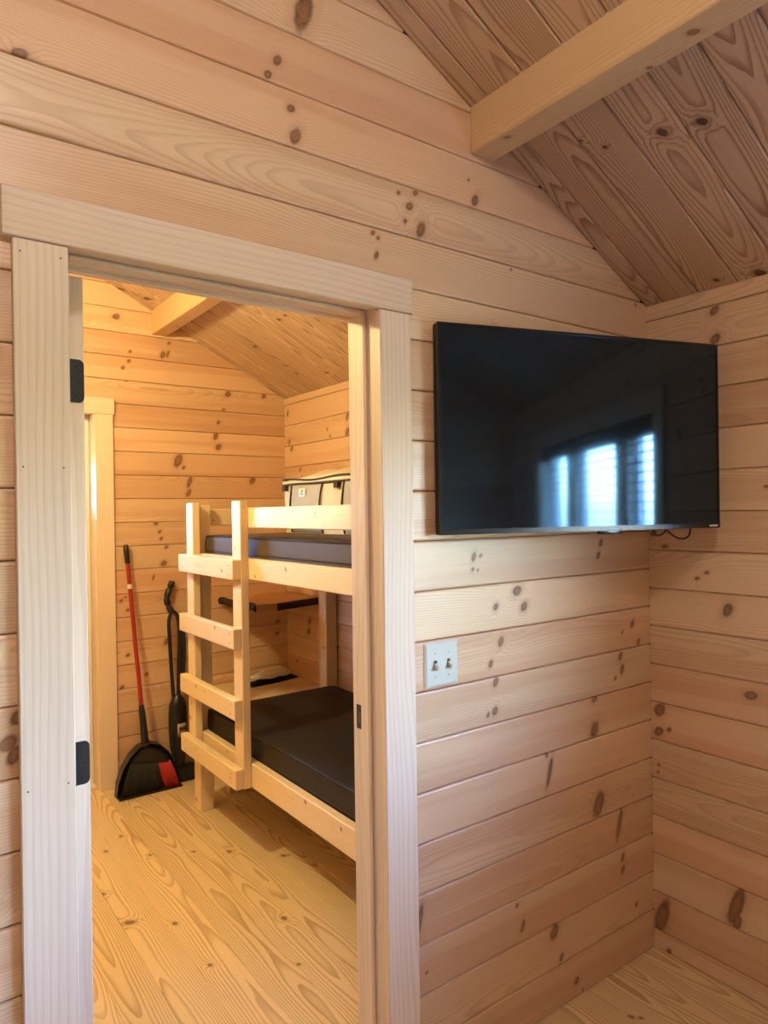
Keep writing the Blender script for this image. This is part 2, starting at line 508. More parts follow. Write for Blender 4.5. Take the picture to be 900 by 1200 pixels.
KN_BACK = [(-0.388,2.245,0.0262,1),(-0.418,2.148,0.0157,0.7),(-0.452,2.067,0.0156,1),(-0.47,1.983,0.0208,1.6),(-0.454,1.917,0.026,1),(-0.705,1.826,0.0351,1.6),(-0.674,1.786,0.0151,1),(-0.639,1.701,0.0203,2.4),(-0.646,1.635,0.0202,1.6),(-0.231,1.717,0.0268,1.2),(-0.981,2.381,0.0145,1),(-1.014,2.339,0.0144,1),(-0.997,2.268,0.0096,1),(-1.047,2.621,0.0286,0.8),(-0.84,1.462,0.0197,1),(-0.821,1.412,0.0148,1),(-0.812,1.372,0.0148,1),(-0.783,1.322,0.0149,1),(-0.799,1.228,0.0248,0.9),(-0.176,1.491,0.0216,1),(-1.042,1.032,0.0143,1),(-1.006,0.976,0.0144,1),(-1.019,1.049,0.0096,1),(-1.045,0.545,0.0167,1),(-0.907,0.601,0.0146,1),(-1.051,0.083,0.0167,1),(-0.791,0.772,0.0198,1.4),(-1.01,0.722,0.0144,1),(-0.073,0.804,0.0219,1.5),(-0.074,0.739,0.0164,1)]
KN_BRIGHT = [(2.577,2.146,0.0165,1.5),(2.559,1.964,0.0164,1.6),(1.877,2.047,0.0192,1.6),(1.88,1.961,0.024,1.3),(2.331,0.842,0.021,1.3),(2.343,0.778,0.021,1.3),(2.021,0.721,0.0148,2)]
KN_CEIL = [(-0.517,-0.392,0.013,1),(-0.498,-0.487,0.0125,1),(-0.55,-0.244,0.0069,1),(-0.009,-0.389,0.0153,1),(-0.029,-0.265,0.008,1),(-0.594,-0.2,0.0046,1)]

def pick(kn, a0, a1, b0, b1, flip=False, scale=1.0):
    """knots inside a board's rectangle, in the board's own (along, across) coordinates"""
    out = []
    for a, b, r, e in kn:
        if a0 <= a < a1 and b0 <= b < b1:
            out.append(((a1 - a) if flip else (a - a0), b - b0, r * scale, e))
    out.sort(key=lambda k: -k[2])
    return out[:6]

# ------------------------------------------------------------------ structure: floor
T = 0.018
bm = bmesh.new()
add_box(bm, (XL - 0.15, YB - 0.15, -0.30), (0.15, YF + 0.3, -T))
floor = structure(bm_obj('floor', bm, M_DARK))
FW = 0.1345
x = -0.896 + FW * 7
while x > XL:
    x0, x1 = x - FW, x
    if x1 > 0:
        x1 = min(x1, 0.03)
    for y0, y1 in ((YB, 0.06), (0.06, YF + 0.13)):
        if y0 > 0 and x1 < XBL:
            continue
        own = pick([(b, a, r, e) for a, b, r, e in KN_FLOOR], y0, y1, x0, x1)
        # local x runs along +y, local y along -x so that the face looks up
        ks = [(k[0], (x1 - x0) - k[1], k[2] * 0.6, k[3]) for k in own]
        if len(ks) < 2 and not (y0 > 0 and -1.6 < x0 < -0.8):
            ks += random_knots(y1 - y0, x1 - x0, 0.6, 0.013)
        board((x1, y0, -T), (0, 1, 0), (-1, 0, 0), y1 - y0, x1 - x0, T, M_FLOOR, floor, bev=0.0018, gap=0.0002, knots=ks[:6])
    x -= FW

# ------------------------------------------------------------------ front wall (doorway and television), boards on both sides
def gable_top(x, eave=EAVE):
    return eave + SL * (min(-x, x - 2 * RIDGE))

def gable_poly(x0, x1, z0, eave=EAVE, up=0.0):
    pts = [(x0, z0), (x1, z0), (x1, gable_top(x1, eave) + up)]
    if x0 < RIDGE < x1:
        pts.append((RIDGE, gable_top(RIDGE, eave) + up))
    pts.append((x0, gable_top(x0, eave) + up))
    return pts

def wall_x(name, yf, facing, x0, x1, bw, eave, core0, core1, mat, holes=(), knots=(), tones={}, label=None):
    """a wall lying along x with its board face at y = yf; facing -1 looks towards -y. holes: (hx0, hx1, hz0, hz1)"""
    bm = bmesh.new()
    edges = [x0]
    for h in sorted(holes):
        edges += [h[0], h[1]]
    edges.append(x1)
    for i in range(len(edges) - 1):
        a, b = edges[i], edges[i + 1]
        if i % 2 == 0:
            prism(bm, gable_poly(a, b, 0, eave, 0.03), 1, core0, core1)
        else:
            h = sorted(holes)[i // 2]
            prism(bm, gable_poly(a, b, h[3], eave, 0.03), 1, core0, core1)
            if h[2] > 0:
                add_box(bm, (a, core0, 0), (b, core1, h[2]))
    wall = structure(bm_obj(name, bm, M_DARK), label)
    k = 0
    while True:
        z0 = k * bw
        z1 = z0 + bw
        xr = min(x1, -(z0 - eave) / SL) if z0 > eave else x1
        xl = max(x0, 2 * RIDGE + (z0 - eave) / SL) if z0 > eave else x0
        if xr - xl < 0.12:
            break
        spans = [(xl, xr)]
        for h in holes:
            if z0 + 0.02 < h[3] and z1 - 0.02 > h[2]:
                spans = [s for a, b in spans for s in ((a, min(b, h[0])), (max(a, h[1]), b)) if s[1] - s[0] > 0.01]
        for a, b in spans:
            own = pick(knots, a, b, z0, z1)
            if facing < 0:
                fr = own
                org, xd = (a, yf + T, z0), (1, 0, 0)
            else:
                fr = [((b - a) - q[0], q[1], q[2], q[3]) for q in own]
                org, xd = (b, yf - T, z0), (-1, 0, 0)
            need = 5 - len(fr)
            if need > 0 and (not own or b - a > 2.2):
                fr = fr + random_knots(b - a, bw, 0.9)[:need]
            bo = board(org, xd, (0, 0, 1), b - a, bw, T, mat, wall, knots=fr)
            if k in tones:
                bo['tone'] = tones[k]
        k += 1
    return wall

# how red each course of the front wall is, floor upwards
KN_FRONT = [(a, b, r * 0.9, e) for a, b, r, e in KN_FRONT]
FRONT_TONES = dict(enumerate((0.75, 0.85, 0.65, 0.75, 0.45, 0.6, 0.45, 0.2, 0.55, 0.1, 0.05, 0.3, 0.35, 0.3, 0.3, 0.15, 0.4, 0.05, 0.85, 1.0, 0.4, 0.7)))
wall_x('wall_front', 0.0, -1, XL, 0.0, B, EAVE, T, WT - T, M_WALL, [(DX0 - 0.02, DX1 + 0.02, 0, DZ + 0.02)], KN_FRONT, tones=FRONT_TONES)
wall_x('wall_bunk_front', WT, 1, XBL, 0.0, BB, EAVE_B, WT - T - 0.002, WT - T, M_WALL, [(DX0 - 0.02, DX1 + 0.02, 0, DZ + 0.02)])
wall_x('wall_bunk_back', YF, -1, XBL, 0.0, BB, EAVE_B, YF + T, YF + 0.13, M_WALL, [(FX0 - 0.02, FX1 + 0.02, 0, FZ + 0.02)], [(a, b, r * 0.72, e) for a, b, r, e in KN_BACK])
wall_x('wall_back', YB, 1, XL, 0.0, B, EAVE, YB - 0.13, YB - T, M_WALL)

def wall_y(name, xf, facing, y0, y1, bw, off, top, mat, holes=(), knots=(), thick=0.13):
    """a wall lying along y with its board face at x = xf; facing -1 looks towards -x"""
    c0, c1 = (xf + T, xf + thick) if facing < 0 else (xf - thick, xf - T)
    bm = bmesh.new()
    edges = [y0]
    for h in sorted(holes):
        edges += [h[0], h[1]]
    edges.append(y1)
    for i in range(len(edges) - 1):
        a, b = edges[i], edges[i + 1]
        if i % 2 == 0:
            add_box(bm, (c0, a - (0.13 if i == 0 else 0), 0), (c1, b + (0.13 if i == len(edges) - 2 else 0), top + 0.03))
        else:
            h = sorted(holes)[i // 2]
            add_box(bm, (c0, a, h[3]), (c1, b, top + 0.03))
            add_box(bm, (c0, a, 0), (c1, b, h[2]))
    wall = structure(bm_obj(name, bm, M_DARK))
    zs = [0.0]
    z = off if off > 0 else bw
    while z < top:
        zs.append(z)
        z += bw
    zs.append(top + 0.004)
    for z0, z1 in zip(zs, zs[1:]):
        if z1 - z0 < 0.015:
            continue
        spans = [(y0, y1)]
        for h in holes:
            if z0 + 0.02 < h[3] and z1 - 0.02 > h[2]:
                spans = [s for a, b in spans for s in ((a, min(b, h[0])), (max(a, h[1]), b)) if s[1] - s[0] > 0.01]
        for a, b in spans:
            own = pick(knots, a, b, z0, z1)
            if facing < 0:      # outward normal -x: local x = -y, local y = z
                fr = [((b - a) - q[0], q[1], q[2], q[3]) for q in own]
                org, xd = (xf + T, b, z0), (0, -1, 0)
            else:
                fr = own
                org, xd = (xf - T, a, z0), (0, 1, 0)
            need = 5 - len(fr)
            if need > 0 and (not own or b - a > 2.2):
                extra = [q for q in random_knots(b - a, z1 - z0, 0.9) if not (knots and facing < 0 and q[0] < 0.45 and own)]
                fr = fr + extra[:need]
            board(org, xd, (0, 0, 1), b - a, z1 - z0, T, mat, wall, knots=fr)
    return wall

wall_y('wall_right', 0.0, -1, YB, 0.0, B, 0.0651, EAVE, M_WALL, [(WIN_Y0, WIN_Y1, WIN_Z0, WIN_Z1)], KN_RIGHT)
wall_y('wall_left', XL, 1, YB, 0.0, B, 0.0651, EAVE, M_WALL)
wall_y('wall_bunk_right', 0.0, -1, WT, YF, BB, 0.0668, EAVE_B, M_WALL, (), [(a, b, r * 0.75, e) for a, b, r, e in KN_BRIGHT])
wall_y('wall_bunk_left', XBL, 1, WT, YF, BB, 0.0668, gable_top(XBL, EAVE_B), M_WALL)

# ------------------------------------------------------------------ ceilings: boards run down the slope
NRM = math.hypot(1, SL)
def ceiling(name, y0, y1, eave, xleft, first, cw, core_y, knots=()):
    bm = bmesh.new()
    d = T * NRM
    apex = gable_top(RIDGE, eave)
    for side in (0, 1):
        xe = 0.16 if side == 0 else xleft - 0.16
        ze = eave + SL * (-xe if side == 0 else xe - 2 * RIDGE)
        prism(bm, [(xe, ze + d), (RIDGE, apex + d), (RIDGE, apex + d + 0.22), (xe, ze + d + 0.22)], 1, core_y[0], core_y[1])
    c = structure(bm_obj(name, bm, M_DARK))
    ys = [y1]
    y = first
    while y > y0:
        ys.append(y)
        y -= cw
    ys.append(y0)
    for ya, yb in zip(ys, ys[1:]):
        w = ya - yb
        if w < 0.01:
            continue
        # right slope: starts at the ridge, local x down the slope, face looks down and inwards
        L = -RIDGE * NRM
        ks = []
        for kx, ky, r, e in knots:
            if yb <= ky < ya:
                ks.append(((kx - RIDGE) * NRM, ya - ky, r, e))
        if not ks:
            ks = random_knots(L, w, 0.7, 0.011)
        n = Vector((SL, 0, 1)).normalized() * T
        top = Vector((RIDGE, ya, apex)) + n
        board(top, (1, 0, -SL), (0, -1, 0), L, w, T, M_CEIL, c, knots=ks, bev=0.006)
        xl = xleft
        n2 = Vector((-SL, 0, 1)).normalized() * T
        L2 = (RIDGE - xl) * NRM
        board(Vector((RIDGE, yb, apex)) + n2, (-1, 0, -SL), (0, 1, 0), L2, w, T, M_CEIL, c, bev=0.006, density=0.7, big=0.011)
    return c

ceil_main = ceiling('ceiling', YB, 0.0, EAVE, XL, -0.064, 0.1265, (YB - 0.15, WT / 2), KN_CEIL)
ceil_bunk = ceiling('ceiling_bunk', WT, YF, EAVE_B, XBL, YF - 0.08, 0.1265, (WT / 2, YF + 1.7))  # core runs past the far wall, an added overhang shading the outside door
# purlins carried under the slope
timber('beam', (-0.769, 0.0, 2.565), (0, -1, 0), (1, 0, 0), -YB, 0.086, 0.146, M_BEAM, ceil_main, knots=[(0.115, -0.02, 0.008, 1), (0.62, 0.0, 0.012, 1), (0.78, -0.03, 0.012, 1), (0.5, 0.03, 0.007, 1)])
timber('beam', (-0.808, YF, 2.622), (0, -1, 0), (1, 0, 0), YF - WT, 0.086, 0.150, M_BEAM, ceil_bunk, knots=[(0.25, 0.02, 0.008, 1)])

# ------------------------------------------------------------------ doorway trim
trim1 = bpy.data.objects.new('trim_1', None)
link(trim1)
structure(trim1)
def plank(name, lo, hi, parent, along=2, mat=None, bev=0.002):
    """flat board between two corners whose grain follows the axis `along`"""
    L = hi[along] - lo[along]
    o = [(a, b) for a, b in zip(lo, hi)]
    others = [i for i in range(3) if i != along]
    c = [(a + b) / 2 for a, b in o]
    c[along] = lo[along]
    xd = [0, 0, 0]
    xd[along] = 1
    wi = max(others, key=lambda i: hi[i] - lo[i])
    ti = [i for i in others if i != wi][0]
    yd = [0, 0, 0]
    yd[wi] = 1
    return timber(name, c, xd, yd, L, hi[wi] - lo[wi], hi[ti] - lo[ti], mat or M_TRIM, parent, ch=bev, knots=[])

plank('side_board', (-1.944, -0.017, 0.0), (-1.852, 0.001, 2.008), trim1)
plank('side_board', (-1.141, -0.017, 0.0), (-1.045, 0.001, 2.008), trim1)
plank('header_board', (-1.961, -0.020, 2.010), (-1.039, 0.001, 2.098), trim1, along=0)
plank('jamb', (DX0 - 0.020, 0.0, 0.0), (DX0, WT, DZ), trim1, bev=0.0012)
plank('jamb', (DX1, 0.0, 0.0), (DX1 + 0.020, WT, DZ), trim1, bev=0.0012)
plank('head_jamb', (DX0 - 0.020, 0.0, DZ), (DX1 + 0.020, WT, DZ + 0.020), trim1, along=0, bev=0.0012)
plank('stop', (DX1 - 0.011, 0.046, 0.0), (DX1, 0.084, DZ), trim1, bev=0.004)
plank('stop', (DX0, 0.046, 0.0), (DX0 + 0.011, 0.084, DZ), trim1, bev=0.004)
plank('stop', (DX0 + 0.011, 0.046, DZ - 0.011), (DX1 - 0.011, 0.084, DZ), trim1, along=0, bev=0.004)
plank('bunk_side_board', (-1.944, WT - 0.001, 0.0), (-1.852, WT + 0.016, 2.008), trim1)
plank('bunk_side_board', (-1.134, WT - 0.001, 0.0), (-1.045, WT + 0.016, 2.008), trim1)
plank('bunk_header_board', (-1.961, WT - 0.001, 2.010), (-1.039, WT + 0.018, 2.098), trim1, along=0)
sp = rbox('strike_plate', (DX1 - 0.0022, 0.086, 0.948), (DX1 + 0.001, 0.116, 1.010), M_BLACKMETAL, trim1, bev=0.001)
sp['label'] = 'black metal strike plate'
rbox('latch_hole', (DX1 - 0.0030, 0.096, 0.966), (DX1 - 0.0020, 0.108, 0.992), M_DARK, sp, bev=0.0)
# nail heads on the left side board
for nx, nz in ((-1.932, 1.985), (-1.865, 1.985), (-1.932, 1.60), (-1.865, 1.60), (-1.932, 1.02), (-1.865, 1.02)):
    lathe('nail', [(0.0018, -0.0004), (0.0016, 0.0006)], M_DARK, trim1, Matrix.Translation((nx, -0.0170, nz)) @ Matrix.Rotation(PI / 2, 4, 'X'), 8)

# open pine door swung into the bunk room, its hinge edge towards us
door1 = bpy.data.objects.new('door_1', None)
link(door1, None, Matrix.Translation((-1.809, 0.150, 0.012)))
structure(door1)
timber('door_stile', (-1.809, 0.195, 0.012), (0, 0, 1), (0, 1, 0), 1.996, 0.110, 0.036, M_TRIM, door1, ch=0.002, knots=[])
timber('door_stile', (-1.809, 0.785, 0.012), (0, 0, 1), (0, 1, 0), 1.996, 0.110, 0.036, M_TRIM, door1, ch=0.002, knots=[])
for z in (0.125, 0.98, 1.94):
    timber('door_rail', (-1.809, 0.250, z), (0, 1, 0), (0, 0, 1), 0.480, 0.13 if z > 0.5 else 0.22, 0.036, M_TRIM, door1, ch=0.002, knots=[])
for z0, z1 in ((0.235, 0.915), (1.045, 1.875)):
    timber('door_panel', (-1.809, 0.49, z0), (0, 0, 1), (0, 1, 0), z1 - z0, 0.48, 0.016, M_TRIM, door1, ch=0.002, knots=[])
for z in (0.24, 1.000, 1.790):
    bm = bmesh.new()
    pts = []
    w2, h2, rr = 0.0145, 0.0445, 0.011
    for cx, cz, a0 in ((w2 - rr, h2 - rr, 0), (-w2, h2, None), (-w2, -h2, None), (w2 - rr, -h2 + rr, -PI / 2)):
        if a0 is None:
            pts.append((cx, cz))
        else:
            for i in range(6):
                a = a0 + PI / 2 * i / 5
                pts.append((cx + rr * math.cos(a), cz + rr * math.sin(a)))
    prism(bm, [(px - 1.8065, pz + z) for px, pz in pts], 1, 0.1372, 0.1402)
    hg = bm_obj('hinge', bm, M_BLACKMETAL, door1)
    hg['label'] = 'black rounded hinge leaf'
    tube('hinge_knuckle', [(-1.8245, 0.137, z - 0.0445), (-1.8245, 0.137, z + 0.0445)], 0.006, M_BLACKMETAL, hg, seg=12)
    for dz in (-0.03, 0.0, 0.03):
        lathe('hinge_screw', [(0.0034, 0), (0.003, 0.0006)], M_BLACKMATT, hg, Matrix.Translation((-1.8055 + (0.004 if dz == 0 else -0.002), 0.1372, z + dz)) @ Matrix.Rotation(PI / 2, 4, 'X'), 10)
kb = lathe('door_knob', [(0.024, 0), (0.024, 0.006), (0.010, 0.010), (0.010, 0.035), (0.024, 0.045), (0.027, 0.056), (0.020, 0.066), (0.004, 0.068)], M_BLACKMETAL, door1, Matrix.Translation((-1.791, 0.785, 0.98)) @ Matrix.Rotation(PI / 2, 4, 'Y'))

# ------------------------------------------------------------------ far doorway and its glazed outside door
trim2 = bpy.data.objects.new('trim_2', None)
link(trim2)
structure(trim2)
plank('side_board', (-1.173, YF - 0.018, 0.0), (-1.076, YF + 0.001, 2.068), trim2)
plank('side_board', (-2.06, YF - 0.018, 0.0), (-1.955, YF + 0.001, 2.068), trim2)
plank('header_board', (-2.07, YF - 0.020, 2.069), (-1.068, YF + 0.001, 2.160), trim2, along=0)
plank('jamb', (FX1, YF, 0.0), (FX1 + 0.020, YF + 0.13, FZ), trim2)
plank('jamb', (FX0 - 0.020, YF, 0.0), (FX0, YF + 0.13, FZ), trim2)
plank('head_jamb', (FX0 - 0.020, YF, FZ), (FX1 + 0.020, YF + 0.13, FZ + 0.020), trim2, along=0)
plank('threshold', (FX0, YF + 0.02, -0.010), (FX1, YF + 0.13, 0.014), trim2, along=0)
door2 = bpy.data.objects.new('door_2', None)
link(door2, None, Matrix.Translation((-1.56, YF + 0.10, 0.016)))
structure(door2)
dy = YF + 0.105
for xx in (FX0 + 0.051, FX1 - 0.051):
    timber('door_stile', (xx, dy, 0.016), (0, 0, 1), (1, 0, 0), 2.053, 0.10, 0.04, M_SASH, door2, knots=[])
for z, w in ((0.135, 0.24), (1.33, 0.52), (1.955, 0.23)):
    timber('door_rail', (FX0 + 0.105, dy, z), (1, 0, 0), (0, 0, 1), FX1 - FX0 - 0.21, w, 0.04, M_SASH, door2, knots=[])
timber('door_panel', (FX0 + 0.28, dy, 0.255), (0, 0, 1), (1, 0, 0), 0.82, 0.352, 0.018, M_SASH, door2, knots=[])
timber('door_panel', (FX1 - 0.28, dy, 0.255), (0, 0, 1), (1, 0, 0), 0.82, 0.352, 0.018, M_SASH, door2, knots=[])
rbox('pane', (FX0 + 0.10, dy - 0.004, 1.585), (FX1 - 0.10, dy + 0.004, 1.83), M_GLASS, door2, bev=0.0)
for xx in (0.24, 0.38):
    timber('muntin', (FX0 + 0.105 + xx - 0.02, dy, 1.588), (0, 0, 1), (1, 0, 0), 0.237, 0.022, 0.03, M_SASH, door2, knots=[])

# ------------------------------------------------------------------ windows of the main room
def window(name, xf, facing, y0, y1, mulls, blind_label):
    """double window in a wall along y; facing -1: the room lies towards -x"""
    s = facing
    o = bpy.data.objects.new(name, None)
    ym = (y0 + y1) / 2
    link(o, None, Matrix.Translation((xf, ym, WIN_Z0)))
    structure(o)
    def X(a, b):
        return (min(xf + s * a, xf + s * b), max(xf + s * a, xf + s * b))
    def pl(nm, xa, xb, ya, yb, za, zb, along, mat):
        a, b = X(xa, xb)
        return plank(nm, (a, ya, za), (b, yb, zb), o, along, mat)
    cw = 0.09
    pl('side_casing', 0.0, 0.017, y0 - cw, y0, WIN_Z0 - 0.02, WIN_Z1, 2, M_TRIM)
    pl('side_casing', 0.0, 0.017, y1, y1 + cw, WIN_Z0 - 0.02, WIN_Z1, 2, M_TRIM)
    pl('head_casing', 0.0, 0.020, y0 - cw - 0.015, y1 + cw + 0.015, WIN_Z1, WIN_Z1 + 0.09, 1, M_TRIM)
    pl('sill', -0.10, 0.045, y0 - cw - 0.01, y1 + cw + 0.01, WIN_Z0 - 0.03, WIN_Z0, 1, M_TRIM)
    pl('reveal', -0.13, 0.0, y0 - 0.001, y0 + 0.015, WIN_Z0, WIN_Z1, 2, M_TRIM)
    pl('reveal', -0.13, 0.0, y1 - 0.015, y1 + 0.001, WIN_Z0, WIN_Z1, 2, M_TRIM)
    gaps = [y0 + 0.015]
    for yc in mulls:
        pl('mullion', -0.12, -0.04, yc - 0.075, yc + 0.075, WIN_Z0, WIN_Z1, 2, M_TRIM)
        gaps += [yc - 0.075, yc + 0.075]
    gaps.append(y1 - 0.015)
    for a, b in zip(gaps[::2], gaps[1::2]):
        for ya, yb in ((a, a + 0.03), (b - 0.03, b)):
            pl('sash_stile', -0.11, -0.075, ya, yb, WIN_Z0, WIN_Z1, 2, M_SASH)
        for za in (WIN_Z0, WIN_Z1 - 0.036):
            pl('sash_rail', -0.11, -0.075, a + 0.03, b - 0.03, za, za + 0.036, 1, M_SASH)
        xa, xb = X(-0.095, -0.089)
        rbox('pane', (xa, a + 0.025, WIN_Z0 + 0.03), (xb, b - 0.025, WIN_Z1 - 0.03), M_GLASS, o, bev=0.0)
    # portal that only steers sampling of the sky through this opening
    ld = bpy.data.lights.new(name + '_portal', 'AREA')
    ld.shape = 'RECTANGLE'
    ld.size, ld.size_y = WIN_Z1 - WIN_Z0, y1 - y0
    ld.cycles.is_portal = True
    lo = bpy.data.objects.new(name + '_portal', ld)
    COL.objects.link(lo)
    lo.location = (xf - s * 0.14, ym, (WIN_Z0 + WIN_Z1) / 2)
    lo.rotation_euler = (0, -s * PI / 2, 0)
    # slatted blind hanging inside the reveal, slats level
    bl = thing('window_blind', blind_label, 'blind', (xf - s * 0.03, ym, WIN_Z1))
    xc = xf - s * 0.03
    rbox('valance', (xc - 0.03, y0 + 0.017, WIN_Z1 - 0.075), (xc + 0.03, y1 - 0.017, WIN_Z1 - 0.002), M_VALANCE, bl)
    bmm = bmesh.new()
    add_box(bmm, (-0.014, -(y1 - y0) / 2 + 0.022, -0.0012), (0.014, (y1 - y0) / 2 - 0.022, 0.0012))
    me = bpy.data.meshes.new('slat')
    bmm.to_mesh(me)
    bmm.free()
    me.materials.append(M_SLAT)
    z = WIN_Z1 - 0.10
    while z > WIN_Z0 + 0.05:
        link(bpy.data.objects.new('slat', me), bl, Matrix.Translation((xc, ym, z)) @ Matrix.Rotation(0.06, 4, 'Y'))
        z -= 0.042
    rbox('bottom_rail', (xc - 0.022, y0 + 0.022, WIN_Z0 + 0.008), (xc + 0.022, y1 - 0.022, WIN_Z0 + 0.026), M_SLAT, bl)
    for yy in (y0 + 0.15, ym, y1 - 0.15):
        tube('ladder_cord', [(xc + 0.024, yy, WIN_Z1 - 0.07), (xc + 0.024, yy, WIN_Z0 + 0.02)], 0.0012, M_SLAT, bl, seg=5)

window('window_1', 0.0, -1, WIN_Y0, WIN_Y1, (-2.17, -1.415), 'open slatted blind mirrored in the television screen')

# outdoors seen through the panes
bm = bmesh.new()
add_box(bm, (-45, -45, -0.9), (45, 45, -0.5))
structure(bm_obj('ground', bm, M_LAWN))
for nm, ang in (('treeline', 0), ('treeline', PI)):
    bm = bmesh.new()
    g = bmesh.ops.create_grid(bm, x_segments=60, y_segments=14, size=1.0)
    for vv in bm.verts:
        a = vv.co.x * 1.0
        h = (vv.co.y + 1) / 2
        R0 = 15 + 2.2 * math.sin(a * 9) + 1.2 * math.sin(a * 23 + h * 5) + h * h * 2.5 + rnd.uniform(-0.35, 0.35)
        top = 2.7 + 0.5 * math.sin(a * 13) + 0.6 * math.sin(a * 31)
        vv.co = (R0 * math.cos(a + ang), R0 * math.sin(a + ang), -0.7 + h * top)
    structure(bm_obj(nm, bm, M_FOLIAGE, None, None, True))

# ------------------------------------------------------------------ lamps hung under the ridge
def globe_lamp(label, loc, zceil, color, power, r=0.075):
    t = thing('globe_lamp', label, 'lamp', (loc[0], loc[1], zceil))
    M0 = Matrix.Translation((loc[0], loc[1], 0))
    lathe('canopy', [(0.06, zceil + 0.06), (0.06, zceil - 0.015), (0.045, zceil - 0.03), (0.01, zceil - 0.035)], M_BLACKMETAL, t, M0)
    tube('stem', [(loc[0], loc[1], zceil - 0.03), (loc[0], loc[1], loc[2] + r + 0.02)], 0.006, M_BLACKMETAL, t)
    lathe('socket_cup', [(0.012, loc[2] + r + 0.035), (0.035, loc[2] + r + 0.025), (0.04, loc[2] + r - 0.006), (0.02, loc[2] + r - 0.008)], M_BLACKMETAL, t, M0)
    bm = bmesh.new()
    bmesh.ops.create_icosphere(bm, subdivisions=2, radius=r, matrix=Matrix.Translation(loc))
    bm_obj('globe', bm, make_glow('lamp_glow', color, power, r), t, None, True)
globe_lamp('white globe lamp hung under the ridge of the living room', (-1.9, -1.45, 2.75), gable_top(-1.9), LAMP_MAIN, LAMP_MAIN_POWER)
globe_lamp('white globe lamp hung under the ridge of the bunk room', (-1.95, 1.30, 2.42), gable_top(-1.95, EAVE_B), LAMP_BUNK, LAMP_BUNK_POWER)

# ------------------------------------------------------------------ television on its wall arm
TVW, TVH = 0.919, 0.551
tv = thing('television', 'black flat-screen television hung on the wall and angled out of the corner', 'television', (-0.533, -0.168, 1.4475), math.radians(-16.87))
TM = Matrix.Translation((-0.533, -0.168, 1.4475)) @ Matrix.Rotation(math.radians(-16.87), 4, 'Z')
w2 = TVW / 2
rbox('back_housing', (-w2, 0.006, 0.0), (w2, 0.030, TVH), M_BLACKMATT, tv, TM, 0.004)
rbox('rear_bulge', (-0.30, 0.028, 0.03), (0.30, 0.062, 0.36), M_BLACKMATT, tv, TM, 0.010)
fr = bmesh.new()
bz = 0.007
for lo, hi in (((-w2, 0.0, 0.014), (-w2 + bz, 0.008, TVH - bz)), ((w2 - bz, 0.0, 0.014), (w2, 0.008, TVH - bz)),
               ((-w2, 0.0, TVH - bz), (w2, 0.008, TVH)), ((-w2, 0.0, 0.0), (w2, 0.008, 0.014))):
    add_box(fr, lo, hi)
bm_obj('bezel', fr, M_BEZEL, tv, TM)
mesh_obj('screen', [(-w2 + bz, 0.0015, 0.014), (w2 - bz, 0.0015, 0.014), (w2 - bz, 0.0015, TVH - bz), (-w2 + bz, 0.0015, TVH - bz),
                    (-w2 + bz, 0.007, 0.014), (w2 - bz, 0.007, 0.014), (w2 - bz, 0.007, TVH - bz), (-w2 + bz, 0.007, TVH - bz)],
         [(0, 1, 2, 3), (7, 6, 5, 4), (0, 4, 5, 1), (1, 5, 6, 2), (2, 6, 7, 3), (3, 7, 4, 0)], M_SCREEN, tv, TM)
sn = rbox('sensor_lip', (0.028, 0.0, -0.010), (0.105, 0.012, 0.002), M_BEZEL, tv, TM, 0.003)
lg = rbox('maker_badge', (w2 - 0.040, -0.0008, 0.0045), (w2 - 0.010, 0.001, 0.0095), M_WHITE, tv, TM, 0.0)
lg['label'] = 'tiny pale badge'
# folding wall bracket
rbox('wall_plate', (-0.60, -0.013, 1.60), (-0.46, -0.001, 1.86), M_BLACKMETAL, tv, None, 0.002)
tube('bracket_arm', [(-0.53, -0.015, 1.73), (-0.40, -0.06, 1.73)], 0.014, M_BLACKMETAL, tv)
tube('bracket_arm', [(-0.40, -0.06, 1.73), (-0.50, -0.112, 1.73)], 0.014, M_BLACKMETAL, tv)
def tvp(x, y, z):
    return TM @ Vector((x, y, z))
tube('cable', catmull([tvp(0.24, 0.04, 0.05), tvp(0.245, 0.036, -0.005), tvp(0.258, 0.034, -0.020), tvp(0.280, 0.034, -0.012), tvp(0.292, 0.036, 0.004),
                       tvp(0.286, 0.036, 0.006), tvp(0.30, 0.034, -0.012), tvp(0.335, 0.034, -0.030), tvp(0.365, 0.034, -0.028), tvp(0.378, 0.034, -0.008), tvp(0.372, 0.038, 0.04)], 6), 0.0026, M_BLACKPLASTIC, tv)

